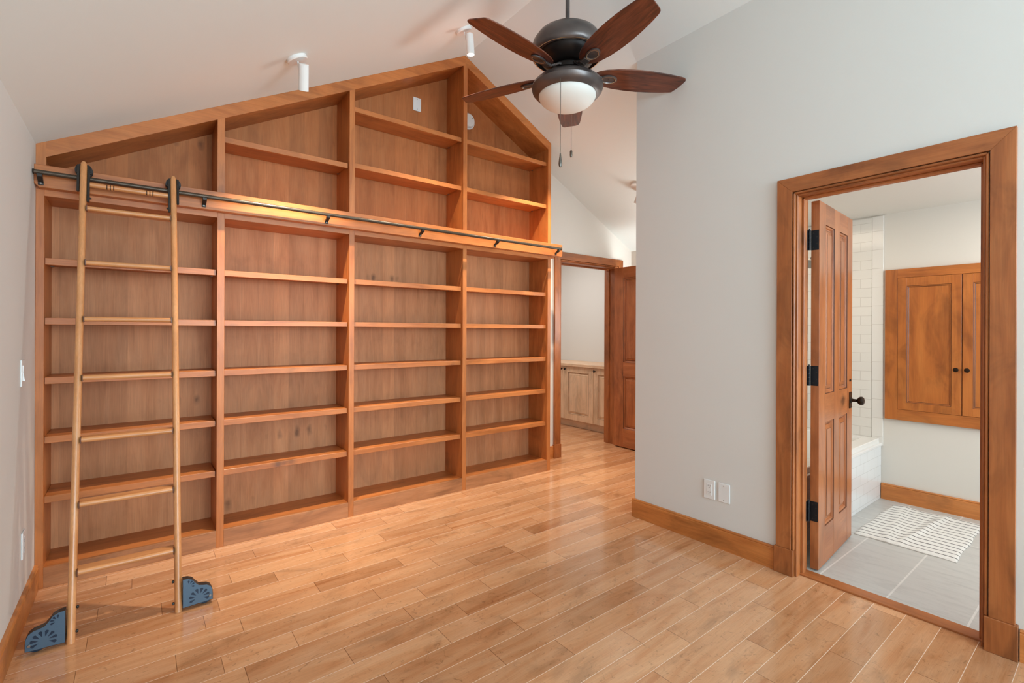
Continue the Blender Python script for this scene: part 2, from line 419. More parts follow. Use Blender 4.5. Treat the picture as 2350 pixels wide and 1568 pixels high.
# walls ------------------------------------------------------------
bm = B()
box(bm, -.52, -.397, -5.7, -2.85, 0, 2.2); box(bm, -.52, -.397, -1.35, YF+.17, 0, 2.2)
box(bm, -.52, -.397, -2.85, -1.35, 0, .75); box(bm, -.52, -.397, -2.85, -1.35, 2.15, 2.2)
obj('wall_left', bm, PAINT, kind='structure', label='plain white wall to the left of the bookcase', cat='wall')
DY0, DY1, DZT = .383, 1.080, 1.992                  # bathroom doorway
bm = B(); zt = cz(XW)+.03
box(bm, XW, XB, DY1+.018, 2.1226, 0, zt); box(bm, XW, XB, -1.65, DY0-.018, 0, zt); box(bm, XW, XB, -5.7, -3.15, 0, zt); box(bm, XW, XB, -3.15, -1.65, 0, .75); box(bm, XW, XB, -3.15, -1.65, 2.25, zt); box(bm, XW, XB, DY0-.018, DY1+.018, DZT+.018, zt)
obj('wall_right', bm, PAINT, kind='structure', label='tall white wall holding the bathroom doorway', cat='wall')
bm = B()
prism(bm, [(XB, 0), (XO, 0), (XO, cz(XO)+.02), (XB, cz(XB)+.02)], 'y', 2.0, 2.1226)
obj('wall_bathroom_back', bm, PAINT, kind='structure', label='wall between the bathroom and the hall nook', cat='wall')
bm = B(); box(bm, XO, XO+.12, -1.2, YF+.17, 0, 2.3)
obj('wall_outer', bm, BPAINT, kind='structure', label='low outer wall behind the bathroom cabinet', cat='wall')
FX0, FX1 = 3.420, 4.275                             # far doorway
bm = B()
prism(bm, [(-.4, 0), (FX0-.018, 0), (FX0-.018, cz(FX0-.018)+.02), (RX, RZ+.02), (-.4, cz(-.4)+.02)], 'y', YF, YF+.17)
prism(bm, [(FX0-.018, DZT+.018), (FX1+.018, DZT+.018), (FX1+.018, cz(FX1+.018)+.02), (FX0-.018, cz(FX0-.018)+.02)], 'y', YF, YF+.17)
prism(bm, [(FX1+.018, 0), (XO, 0), (XO, cz(XO)+.02), (FX1+.018, cz(FX1+.018)+.02)], 'y', YF, YF+.17)
obj('wall_far', bm, PAINT, kind='structure', label='gable wall behind the bookcase with the far doorway', cat='wall')
bm = B()
for x0, x1, z0, z1 in ((-.4, -.25, 0, 2.2), (2.55, XW, 0, 3.1), (-.25, 2.55, 0, .75)): box(bm, x0, x1, -5.7, -5.6, z0, z1)
prism(bm, [(-.25, 2.2), (.9, 2.75), (2.55, 2.75), (2.55, cz(2.55)), (RX, RZ), (-.4, cz(-.4)), (-.4, 2.19)], 'y', -5.7, -5.6)
obj('wall_back', bm, PAINT, kind='structure', label='gable wall behind the camera with a wide window', cat='wall')
bm = B(); box(bm, XB, XO, -1.2, -1.1, 0, 2.2)
obj('wall_bathroom_front', bm, BPAINT, kind='structure', label='bathroom wall out of sight beside the doorway', cat='wall')
bm = B()
box(bm, 5.1, 5.22, YF+.17, 6.3, 0, 2.47); box(bm, 2.4, 5.1, 6.18, 6.3, 0, 2.47); box(bm, 2.4, 2.5, YF+.17, 6.18, 0, 2.47); box(bm, XO, 5.22, YF+.05, YF+.17, 0, 2.47)
obj('wall_far_room', bm, PAINT, kind='structure', label='white walls of the room past the far door', cat='wall')
def window(name, ax, c, a0, a1, z0, z1, label):
    bm = B()
    def bb(p0, p1, q0, q1):
        if ax == 'y': box(bm, p0, p1, c-.03, c+.03, q0, q1)
        else: box(bm, c-.03, c+.03, p0, p1, q0, q1)
    bb(a0, a1, z0, z0+.05); bb(a0, a1, z1-.05, z1); bb(a0, a0+.05, z0, z1); bb(a1-.05, a1, z0, z1); bb((a0+a1)/2-.02, (a0+a1)/2+.02, z0, z1)
    obj(name, bm, WY, kind='structure', label=label, cat='window')
window('window_3_added', 'x', 2.79, -3.15, -1.65, .75, 2.25, 'added wood-framed window, unseen in the right wall behind the camera')
window('window_1', 'y', -5.66, .9, 2.55, .75, 2.75, 'wide wood-framed window behind the camera')
window('window_2', 'x', -.47, -2.85, -1.35, .75, 2.15, 'wood-framed side window behind the camera')

# baseboards --------------------------------------------------------
BBP = [(0, 0), (.016, 0), (.016, .108), (.013, .111), (.013, .114), (.015, .118), (.012, .124), (0, .124)]
def baseboard(name, bm, mat, label, knot=True): obj(name, bm, {WX: BBX, WY: BBY}.get(mat, mat), kind='structure', label=label, cat='baseboard')
bm = B()
prism(bm, [(-.397+d, z) for d, z in BBP], 'y', -5.6, 3.297)
baseboard('baseboard_left', bm, WY, 'stained wood baseboard along the left wall')
bm = B()
prism(bm, [(XW-d, z) for d, z in BBP], 'y', 1.19, 2.1386)
prism(bm, [(2.1226+d, z) for d, z in BBP], 'x', XW+.0005, 3.2)
baseboard('baseboard_right', bm, WY, 'stained baseboard below the outlets on the right wall')
bm = B(); prism(bm, [(XW-d, z) for d, z in BBP], 'y', -5.6, .272)
baseboard('baseboard_right', bm, WY, 'stained baseboard right of the bathroom doorway')
bm = B(); prism(bm, [(XO-d*1.25, z) for d, z in BBP], 'y', -1.1, 1.196)
baseboard('baseboard_bathroom', bm, WY, 'stained baseboard under the bathroom wall cabinet')
bm = B(); prism(bm, [(YF-d, z) for d, z in BBP], 'x', 3.008, 3.335)
baseboard('baseboard_far', bm, WX, 'short baseboard between bookcase and far doorway')
bm = B(); prism(bm, [(YF-d, z) for d, z in BBP], 'x', 4.376, XO-.001)
baseboard('baseboard_far', bm, WX, 'short baseboard right of the far doorway')

# door trims ---------------------------------------------------------
def casing_set(name, T, a0, a1, depth, label, wx, wz, hidden_right=False):
    """T(a, out, z) -> world; a runs along the wall, out is distance into the room; a0/a1 = jamb faces"""
    t = thing(name, T(a0, 0, 0), 0, label, 'door trim', kind='structure')
    def bx(bm, a, b, o0, o1, z0, z1, bev=.0015):
        p, q = T(a, o0, z0), T(b, o1, z1)
        lo = [min(p[i], q[i]) for i in range(3)]; hi = [max(p[i], q[i]) for i in range(3)]
        box(bm, lo[0], hi[0], lo[1], hi[1], lo[2], hi[2], bev)
    def flatpiece(bm, pts):
        p, q = T(0, 0, 0), T(0, .022, 0); ax = 0 if abs(p[0]-q[0]) > .001 else 1
        prism(bm, pts, 'xy'[ax], p[ax], q[ax], .0012)
    zt = DZT; s = 1 if a1 > a0 else -1
    for e, sg in ((a0, -s), (a1, s)):
        bm = B(); flatpiece(bm, [(e+sg*.0235, .138), (e+sg*.0985, .138), (e+sg*.0985, zt+.0985), (e+sg*.0235, zt+.0235)])
        obj('side_casing', bm, wz, t)
        bm = B(); bx(bm, e+sg*.010, e+sg*.0205, 0, .019, .138, zt+.0205, .003)
        bx(bm, e+sg*.001, e+sg*.009, 0, .006, .0, zt+.009, .002)
        obj('bead_moulding', bm, wz, t)
        bm = B(); bx(bm, e+sg*.011, e+sg*.107, 0, .029, 0, .138, .002)
        obj('plinth_block', bm, wz, t)
        bm = B(); bx(bm, e, e+sg*.018, -depth, .004, 0, zt, .001)
        bx(bm, e-sg*.012, e, -depth+.042, -depth+.078, 0, zt-.002, .002)
        obj('jamb', bm, wz, t)
    lo_, hi_ = min(a0, a1), max(a0, a1)
    bm = B()
    flatpiece(bm, [(lo_-.0235, zt+.0235), (hi_+.0235, zt+.0235), (hi_+.0985, zt+.0985), (lo_-.0985, zt+.0985)])
    obj('head_casing', bm, wx, t)
    bm = B(); bx(bm, lo_-.0205, hi_+.0205, 0, .019, zt+.010, zt+.0205, .003); bx(bm, lo_, hi_, 0, .006, zt+.001, zt+.009, .002)
    obj('bead_moulding', bm, wx, t)
    bm = B(); bx(bm, lo_-.018, hi_+.018, -depth, .004, zt, zt+.018, .001); bx(bm, lo_, hi_, -depth+.042, -depth+.078, zt-.012, zt, .002)
    obj('head_jamb', bm, wx, t)
    return t
casing_set('trim_2', lambda a, o, z: (XW-o, a, z), DY1, DY0, XB-XW, 'stained wood casing around the bathroom doorway', TY, TZ)
casing_set('trim_3', lambda a, o, z: (a, YF-o, z), FX0, FX1, .17, 'stained wood casing around the far doorway', TX, TZ)

# panel doors --------------------------------------------------------
PROF = [(0, 0), (.003, .005), (.010, .008), (.015, .014), (.020, .0155), (.023, .0155), (.025, .012), (.046, .006), (.047, .004)]
def panel_door(t, w, h, z0, th, sx, sz, mz, mx):
    """leaf in local coordinates: x 0..w along, y 0..th; sx = panel columns, sz = panel rows"""
    bm = B(); xs = [0] + [v for p in sx for v in p] + [w]
    for i in range(0, len(xs), 2): box(bm, xs[i], xs[i+1], 0, th, z0, z0+h, .0012)
    leaf = obj('door_leaf', bm, mz, t, local=True)
    zs = [z0] + [v for p in sz for v in p] + [z0+h]
    for i in range(0, len(zs), 2):
        for a, b in sx:
            bm = B(); box(bm, a, b, .0004, th-.0004, zs[i], zs[i+1]); obj('rail', bm, mx, leaf, local=True)
    for a, b in sx:
        for c, d in sz:
            bm = B()
            ring_panel(bm, lambda p, q, e: (p, e, q), a, b, c, d, PROF, dark=(0, 4, 7))
            ring_panel(bm, lambda p, q, e: (p, th-e, q), a, b, c, d, PROF, dark=(0, 4, 7))
            obj('panel', bm, [mz, GLAZE], leaf, local=True)
    return leaf
def hinge(t, kx, ky, plate, zc, jplate=None):
    """local coordinates of t"""
    bm = B()
    for k in range(5): cyl(bm, (kx, ky, zc-.053+k*.0215), (kx, ky, zc-.053+k*.0215+.0205), .0068, 14)
    cyl(bm, (kx, ky, zc+.0545), (kx, ky, zc+.060), .005, 12, bev=.001)
    x0, x1, y0, y1 = plate; box(bm, x0, x1, y0, y1, zc-.053, zc+.053)
    if jplate: x0, x1, y0, y1 = jplate; box(bm, x0, x1, y0, y1, zc-.053, zc+.053)
    h = obj('hinge', bm, HINGE, t, local=True, smooth=True)
    bm = B()
    X0, X1, Y0, Y1 = plate
    for fx, fz in ((.3, .038), (.75, .018), (.75, -.018), (.3, -.038)):
        y = Y0+(Y1-Y0)*(1-fx) ; cyl(bm, (X0-.0012, y, zc+fz), (X0+.001, y, zc+fz), .0034, 10)
    obj('screw', bm, BLACKMET, h, local=True)
ANG = math.atan2(.055, .674)
d1 = thing('door_1', (2.868, 1.030, 0), ANG, 'open four-panel stained wood door leading into the bathroom', 'door', kind='structure')
panel_door(d1, .664, 1.972, .012, .040, ((.110, .280), (.383, .553)), ((.216, .788), (.942, 1.870)), DZ, DX)
for zc in (1.774, 1.047, .320): hinge(d1, -.012, .0445, (-.0016, .0006, .003, .040), zc, (-.05, -.014, .0495, .0515))
kb = B(); box(kb, .598, .642, -.006, 0, .812, .912, .002)
lathe(kb, [(.019, 0), (.017, .004), (.010, .007), (.0085, .028), (.012, .033), (.021, .038), (.0265, .048), (.0265, .056), (.021, .064), (.010, .068), (.001, .069)], (.620, -.006, .862), 24, (0, -1, 0))
kn = obj('door_knob', kb, KNOBM, d1, local=True, smooth=True)
kb = B(); cyl(kb, (.612, 0, .985), (.612, -.008, .985), .007, 14, bev=.002); obj('latch_button', kb, KNOBM, d1, local=True, smooth=True)
d2 = thing('door_2', (4.215, 3.570, 0), R(-90), 'stained wood panel door standing open in the far hall', 'door', kind='structure')
panel_door(d2, .815, 1.975, .012, .040, ((.127, .352), (.463, .688)), ((.215, .788), (.942, 1.870)), DZ, DX)
for zc in (1.774, 1.047, .320): hinge(d2, -.010, .046, (-.0016, .0006, .003, .040), zc)
kb = B(); lathe(kb, [(.025, 0), (.023, .006), (.009, .009), (.009, .03), (.026, .044), (.026, .056), (.001, .066)], (.76, 0, .90), 20, (0, -1, 0))
obj('door_knob', kb, KNOBM, d2, local=True, smooth=True)

# ================================================================== BOOKCASE
F0, F1, YBK = 3.299, 3.319, 3.567                    # frame front, shelf front, back panel
ST = [(-.3965, -.3653), (.368, .4055), (1.144, 1.1805), (2.0575, 2.0935), (2.970, 3.0065)]
ZK, ZH, LZ0, LZ1 = .0996, 1.940, 1.970, 2.0794
def bo(x): return 2.1895+.527*(x+.3965) if x < RX else 3.4907-.518*(x-RX)
def bi(x): return bo(x)-.077
bc = thing('bookcase', (1.305, 3.43, 0), 0, 'wall-wide stained alder bookcase with a gable top and empty shelves', 'bookcase')
for i, (a, b) in enumerate(ST):
    # lower stile, upper stile
    bm = B(); box(bm, a, b, F0, F1, 0, LZ0, .0012); obj('stile', bm, WZ, bc)
    bm = B(); e = .037 if i == 0 else 0
    if i == 3: pts = [(a, LZ0), (b, LZ0), (b, bi(b)), (RX, bi(RX)), (a, bi(a))]
    elif i == 0: pts = [(a, LZ0), (-.3597, LZ0), (-.3597, bo(-.3597)), (a, bo(a))]
    elif i == 4: pts = [(a, LZ0), (b, LZ0), (b, bo(b)), (a, bi(a))]
    else: pts = [(a, LZ0), (b, LZ0), (b, bi(b)), (a, bi(a))]
    prism(bm, pts, 'y', F0, F1); obj('stile', bm, WZ, bc)
    # carcass divider behind
    top = (lambda x: bo(x)-.022)
    pts = [(a, 0), (b, 0), (b, top(b)), (RX, top(RX)), (a, top(a))] if i == 3 else [(a, 0), (b, 0), (b, top(b)), (a, top(a))]
    bm = B(); prism(bm, pts, 'y', F1, YBK+.018)
    obj('side_panel' if i in (0, 4) else 'divider', bm, WZ, bc)
bays = [(ST[i][1], ST[i+1][0]) for i in range(4)]
for i, (a, b) in enumerate(bays):
    bm = B(); box(bm, a, b, F0+.0004, F1, 0, ZK, .001); obj('kick_board', bm, KICK, bc)
    bm = B(); box(bm, a, b, F1, YBK, ZK-.02, ZK); obj('bottom_board', bm, WX, bc)
    bm = B(); box(bm, a, b, F0+.0004, F1, ZH, LZ0); obj('header_rail', bm, WX, bc)
    bm = B(); box(bm, a, b, F1, YBK, ZH, LZ0-.001); box(bm, a, b, F1, YBK, LZ1-.02, LZ1); obj('fixed_shelf', bm, WX, bc)
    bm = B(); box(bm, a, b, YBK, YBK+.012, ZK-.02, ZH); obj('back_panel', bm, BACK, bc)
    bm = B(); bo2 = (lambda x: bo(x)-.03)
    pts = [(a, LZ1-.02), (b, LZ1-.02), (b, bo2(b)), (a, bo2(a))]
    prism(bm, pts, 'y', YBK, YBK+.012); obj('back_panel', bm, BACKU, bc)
# gable rails and soffits
xl, xr = -.3597, 2.970
bm = B(); prism(bm, [(xl, bi(xl)), (RX, bi(RX)), (RX, bo(RX)), (xl, bo(xl))], 'y', F0, F1); obj('gable_rail', bm, WX, bc)
bm = B(); prism(bm, [(RX, bi(RX)), (xr, bi(xr)), (ST[4][1], bo(ST[4][1])), (RX, bo(RX))], 'y', F0, F1); obj('gable_rail', bm, WX, bc)
for i, (a, b) in enumerate(bays):
    bm = B(); prism(bm, [(a, bi(a)+.0), (b, bi(b)), (b, bi(b)+.03), (a, bi(a)+.03)], 'y', F1, YBK); obj('soffit_board', bm, WX, bc)
# shelves
def shelf(a, b, zt):
    bm = B()
    sec = [(F1+.001, zt), (YBK-.004, zt), (YBK-.004, zt-.019), (F1+.021, zt-.019), (F1+.021, zt-.0335), (F1+.001, zt-.0335), (F1, zt-.0325), (F1, zt-.001)]
    prism(bm, sec, 'x', a+.0015, b-.0055)
    s = obj('shelf', bm, WX, bc)
    for x, d in ((a, 1), (b, -1)):
        for y in (3.36, 3.52):
            bm = B(); cyl(bm, (x, y, zt-.0225), (x+d*.014, y, zt-.0225), .0032, 10)
            obj('shelf_pin', bm, STEEL, s, smooth=True)
for a, b in bays:
    for z in (1.6357, 1.3382, 1.0409, .7454, .4482): shelf(a, b, z)
shelf(*bays[1], 2.430); shelf(*bays[2], 2.444); shelf(*bays[2], 2.833); shelf(*bays[3], 2.444); shelf(*bays[3], 2.833)
# ladder ledge
bm = B()
prism(bm, [(-.3965, LZ0+.016), (-.380, LZ0), (3.094, LZ0), (3.106, LZ0+.012), (3.106, LZ1), (-.3965, LZ1)], 'y', 3.2505, F0, .0015)
box(bm, 3.008, 3.045, F0-.002, 3.42, 1.955, 2.055, .001)
obj('ledge_board', bm, WX, bc)

# ladder rail (pipe)
PY, PZ = 3.205, 2.031
pr = thing('ladder_rail', (1.32, PY, PZ), 0, 'long dark bronze pipe rail mounted along the bookcase ledge', 'ladder rail')
bm = B(); cyl(bm, (-.392, PY, PZ), (3.045, PY, PZ), .0112, 20); obj('pipe', bm, PIPE, pr, smooth=True)
for x in (-.392, 3.045):
    bm = B(); s = -1 if x < 0 else 1
    cyl(bm, (x-.001*s, PY, PZ), (x+.004*s, PY, PZ), .0135, 20, bev=.002); obj('end_cap', bm, BLACKMET, pr, smooth=True)
for x in (-.372, .296, .975, 1.652, 2.335, 3.020):
    bm = B()
    pts = [(PY-.012, PZ-.008), (PY, PZ-.013), (PY+.012, PZ-.008), (PY+.02, PZ-.022), (3.243, PZ-.03), (3.249, PZ-.03), (3.249, PZ-.052), (3.243, PZ-.052), (3.243, PZ-.04), (PY+.012, PZ-.032), (PY-.008, PZ-.022)]
    prism(bm, pts, 'x', x-.010, x+.010, .0012); k = obj('rail_bracket', bm, BLACKMET, pr)
    bm = B(); cyl(bm, (x, 3.2425, PZ-.045), (x, 3.2405, PZ-.045), .0045, 10, bev=.001); obj('screw', bm, STEEL, k, smooth=True)

# ================================================================== LADDER
ld = thing('library_ladder', (-.031, 2.66, 0), 0, 'light oak rolling library ladder leaning on the bookcase rail', 'ladder')
def ly(z): return 2.66+.2512*z
LXC = (-.2125, .1505)
for x in LXC:
    # side rail: rounded-front section swept up the lean
    sec = []
    hw, dp = .0138, .022
    for k in range(9):
        a = pi + pi*k/8; sec.append((hw*cos(a), hw*sin(a)*1.0+.0))
    sec += [(hw, dp-.006), (hw-.005, dp), (-hw+.005, dp), (-hw, dp-.006)]
    bm = B(); rings = []
    zz = [0.0, .5, 1.0, 1.5, 2.0, 2.085, 2.103, 2.112]; sc = [1, 1, 1, 1, 1, 1, .82, .45]
    for z, s in zip(zz, sc):
        rings.append([bm.verts.new((x+u*s, ly(z)+(v-.004)*s+.004, z)) for u, v in sec])
    n = len(sec)
    for k in range(len(rings)-1):
        for i in range(n): bm.faces.new((rings[k][i], rings[k][(i+1) % n], rings[k+1][(i+1) % n], rings[k+1][i]))
    bm.faces.new(rings[0][::-1]); bm.faces.new(rings[-1]); bmesh.ops.recalc_face_normals(bm, faces=bm.faces[:])
    obj('side_rail', bm, LZ, ld, smooth=True)
for z in (1.869, 1.598, 1.329, 1.0605, .792, .526, .260):
    y = ly(z)-.012; bm = B()
    sec = [(y+.052, z-.011), (y+.052, z+.011), (y+.008, z+.011)] + [(y+.003-.0125*cos(a)*1.0, z+.012*sin(a)) for a in (pi/3, pi/6, 0, -pi/6, -pi/3)] + [(y+.008, z-.011)]
    prism(bm, sec, 'x', LXC[0]+.0139, LXC[1]-.0139, .0008); r = obj('rung', bm, LX, ld, smooth=True)
    for s, xx in ((1, LXC[0]+.0139), (-1, LXC[1]-.0139)):
        bm = B(); box(bm, min(xx, xx+s*.004), max(xx, xx+s*.004), y-.012, y+.014, z-.014, z+.014, .001); obj('rung_socket', bm, GLAZE, r)
bm = B(); y = 3.172
pf = [(.0125, 0)]; L = LXC[1]-LXC[0]-.0278; 
for c in (.075, .088, .101, L-.101, L-.088, L-.075): pf += [(.0125, c-.0022), (.0105, c-.0012), (.0105, c+.0012), (.0125, c+.0022)]
pf += [(.0125, L)]
lathe(bm, pf, (LXC[0]+.0139, ly(1.996)+.010, 1.996), 24, (1, 0, 0)); tb = obj('top_bar', bm, LX, ld, smooth=True)
for grp in ((.075, .088, .101), (L-.101, L-.088, L-.075)):
    bm = B()
    for c in grp: cyl(bm, (LXC[0]+.0139+c-.0012, ly(1.996)+.010, 1.996), (LXC[0]+.0139+c+.0012, ly(1.996)+.010, 1.996), .0118, 20)
    obj('groove', bm, BRONZEDK, tb, smooth=True, label='three burnt dark groove rings')
for i, x in enumerate(LXC):
    inner = 1 if i == 0 else -1
    bm = B()
    for s in (-1, 1):
        long = s == inner; xx = x+s*.0192
        z1, z0 = 2.092, (1.905 if long else 1.955)
        pts = [(ly(z1)-.008, z1), (ly(z1)+.022, z1), (ly(z0)+.022, z0), (ly(z0)-.008, z0)]
        prism(bm, pts, 'x', xx-.0048, xx+.0048, .001)
        for zz in (2.055, 1.925) if long else (2.055,):
            cyl(bm, (x, ly(zz)+.008, zz), (xx+s*.012, ly(zz)+.008, zz), .0045, 12, bev=.001)
    hk = obj('roller_hook', bm, BLACKMET, ld, smooth=True)
    bm = B(); wz = PZ+.0112+.025
    lathe(bm, [(.006, -.015), (.034, -.015), (.034, -.0125), (.024, -.004), (.024, .004), (.034, .0125), (.034, .015), (.006, .015)], (x, PY, wz), 30, (0, 1, 0), cap=True)
    cyl(bm, (x, PY-.020, wz), (x, PY+.016, wz), .006, 14)
    obj('roller_wheel', bm, BRONZEDK, hk, smooth=True)
# wheel covers at the foot
def cover(x, s):
    top = [(0, .142), (.020, .141), (.038, .132), (.050, .114), (.062, .100), (.078, .095), (.094, .092), (.108, .082), (.116, .066), (.118, .045), (.118, .016)]
    pts = [(x, .012)] + [(x+s*u, z) for u, z in top]
    y0 = 2.652
    bm = B(); prism(bm, pts, 'y', y0, y0+.034, .0012)
    for f in bm.faces: f.material_index = 0 if abs(f.normal.y) > .8 else 1
    cv = obj('wheel_cover', bm, [COVER, COVERDK], ld)
    # cut-out petals, dark inlays
    bm = B()
    def petal(cx, cz_, a, r0, r1, wd):
        d = Vector((cos(a), sin(a))); nrm = Vector((-d.y, d.x))
        c = Vector((x+s*cx, cz_)); d = Vector((d.x*s, d.y)); nrm = Vector((nrm.x*s, nrm.y))
        P = [c+d*r0, c+d*(r1-.004)-nrm*wd, c+d*r1-nrm*wd*.45, c+d*r1+nrm*wd*.45, c+d*(r1-.004)+nrm*wd]
        prism(bm, [(p.x, p.y) for p in P], 'y', y0-.0006, y0+.004)
    for k in range(8): petal(.064, .044, R(-22+k*32), .016, .040, .0062)
    for k in range(4): petal(.022, .108, R(-20+k*36), .010, .024, .0042)
    obj('cutout', bm, BLUEDK, cv)
    bm = B(); cyl(bm, (x+s*.106, y0+.002, .038), (x+s*.106, y0-.006, .038), .0055, 14, bev=.002); obj('axle_bolt', bm, STEEL, cv, smooth=True)
    bm = B(); lathe(bm, [(.006, -.010), (.030, -.010), (.033, -.006), (.033, .006), (.030, .010), (.006, .010)], (x+s*.085, y0+.019, .0345), 28, (0, 1, 0), cap=True)
    obj('wheel', bm, BLUEDK, cv, smooth=True)
    for z in (.125, .035):
        bm = B(); cyl(bm, (x-s*.030, y0+.014+.2512*z, z), (x, y0+.014+.2512*z, z), .0038, 12); cyl(bm, (x-s*.038, y0+.014+.2512*z, z), (x-s*.030, y0+.014+.2512*z, z), .0065, 12, bev=.002)
        obj('mounting_bolt', bm, BLACKMET, cv, smooth=True)
cover(LXC[1]+.0150, 1); cover(LXC[0]-.0150, -1)

# ================================================================== CEILING FAN
FC = Vector((2.075, 2.134, 0))
fan = thing('ceiling_fan', (FC.x, FC.y, 3.49), 0, 'five-blade dark bronze ceiling fan with a white glass light bowl', 'ceiling fan')
def fp(pr): return [(r, z) for r, z in pr]
bm = B(); cyl(bm, FC+Vector((0, 0, 3.10)), FC+Vector((0, 0, 3.47)), .0133, 20); obj('downrod', bm, BRONZE, fan, smooth=True)
bm = B(); lathe(bm, [(.0135, 3.41), (.03, 3.412), (.055, 3.43), (.065, 3.46), (.066, 3.485)], FC, 36, cap=True); obj('canopy', bm, BRONZE, fan, smooth=True)
bm = B()
prof = [(.014, 3.140), (.05, 3.134), (.10, 3.122), (.15, 3.104), (.187, 3.078), (.210, 3.045), (.220, 3.012), (.222, 2.985), (.217, 2.966), (.209, 2.958), (.204, 2.958), (.200, 2.962), (.192, 2.972), (.184, 2.972), (.180, 2.966), (.174, 2.966), (.168, 2.955), (.158, 2.935), (.135, 2.922), (.118, 2.905), (.10, 2.90), (.02, 2.90)]
mis = [0]*8 + [0, 1] + [2]*3 + [0] + [2]*7
lathe(bm, prof, FC, 56, mis=mis, cap=True); obj('motor_housing', bm, [BRONZE, GOLD, BRONZEDK], fan, smooth=True)
bm = B(); lathe(bm, [(.02, 2.9), (.085, 2.9), (.09, 2.893), (.09, 2.868), (.08, 2.862), (.075, 2.862), (.075, 2.85), (.02, 2.85)], FC, 44, cap=True); obj('switch_housing', bm, BRONZEDK, fan, smooth=True)
bm = B(); lathe(bm, [(.07, 2.852), (.10, 2.844), (.15, 2.828), (.190, 2.806), (.212, 2.786), (.218, 2.768), (.212, 2.748), (.196, 2.730), (.180, 2.724), (.175, 2.721), (.172, 2.724), (.165, 2.76), (.05, 2.77)], FC, 60, cap=False); lk = obj('light_fitter', bm, BRONZE, fan, smooth=True)
bm = B(); pts = [(.174*cos(a), 2.722-.082*sin(a)) for a in [i*pi/2/12 for i in range(12)]] + [(.002, 2.640)]
lathe(bm, [(.166, 2.74)] + pts, FC, 56, cap=True); obj('glass_bowl', bm, BOWL, fan, smooth=True)
# blades
def blade_outline():
    top = [(.165, .018), (.172, .034), (.19, .052), (.23, .070), (.30, .085), (.38, .093), (.46, .095), (.54, .091), (.62, .083), (.675, .074), (.693, .066), (.700, .055)]
    bot = [(.725, -.030), (.724, -.044), (.714, -.056), (.69, -.063), (.62, -.074), (.54, -.083), (.46, -.088), (.38, -.087), (.30, -.080), (.23, -.066), (.19, -.050), (.172, -.034), (.165, -.016)]
    return top + bot
for k in range(5):
    th = R(43+72*k); q = Matrix.Translation(FC+Vector((0, 0, 2.852))) @ Matrix.Rotation(th, 4, 'Z') @ Matrix.Rotation(R(-12.5), 4, 'X')
    be = bpy.data.objects.new('blade', None)
    bm = B(); prism(bm, [(.165+(r_-.165)*1.055, w_) for r_, w_ in blade_outline()], 'z', -.0035, .0035, .0015)
    me = bpy.data.meshes.new('blade'); 
    bm.to_mesh(me); bm.free(); me.materials.append(BLX)
    b = bpy.data.objects.new('blade', me); C.objects.link(b); b.parent = fan
    b.matrix_local = W[fan.name].inverted() @ q; W[b.name] = q
    # arm and medallion (local coordinates of the blade)
    bm = B()
    lathe(bm, [(.002, .0), (.020, .0), (.0235, .002), (.0235, .0095), (.0215, .0118), (.0195, .0122), (.0185, .0118), (.0165, .007), (.002, .007)], (0, 0, 0), 40, (0, 0, -1), mis=[0, 0, 0, 0, 0, 1, 0, 0])
    bmesh.ops.transform(bm, matrix=Matrix.Translation((.262, 0, -.0035)) @ Matrix.Diagonal((2.3, 1.42, 1, 1)), verts=bm.verts)
    a = [(.060, .032), (.10, .028), (.135, .006), (.17, -.010), (.215, -.010)]
    for (r0_, z0_), (r1_, z1_) in zip(a, a[1:]):
        pts = [(r0_, z0_+.007), (r1_, z1_+.007), (r1_, z1_-.007), (r0_, z0_-.007)]
        prism(bm, pts, 'y', -.020, .020, .003)
    ba = obj('blade_arm', bm, [BRONZE, GOLD], fan, local=True, smooth=True)
    ba.matrix_local = W[fan.name].inverted() @ q
def chain(x, y, z1, z0, fob, name):
    bm = B(); z = z1
    tube(bm, [(x, y, z1), (x, y, z0)], .0013, 6)
    n = int((z1-z0)/.0042)
    for i in range(n):
        bmesh.ops.create_icosphere(bm, subdivisions=1, radius=.0021, matrix=Matrix.Translation((x, y, z1-i*.0042)))
    c = obj('pull_chain', bm, CHAIN, fan, smooth=True)
    bm = B(); lathe(bm, [(.001, 0), (.0035, -.004)] + [(r, -h) for r, h in fob] + [(.001, -fob[-1][1]-.002)], (x, y, z0), 20); obj('chain_fob', bm, CHAIN, c, smooth=True)
chain(1.912, 2.021, 2.748, 2.303, [(.0055, .02), (.0085, .042), (.0105, .060), (.0095, .072), (.006, .080)], 'a')
chain(2.075+.116+.048*.79, 2.134+.150-.048*.6127, 2.745, 2.464, [(.006, .006), (.0085, .012), (.0085, .03), (.009, .034), (.007, .046), (.004, .050)], 'b')

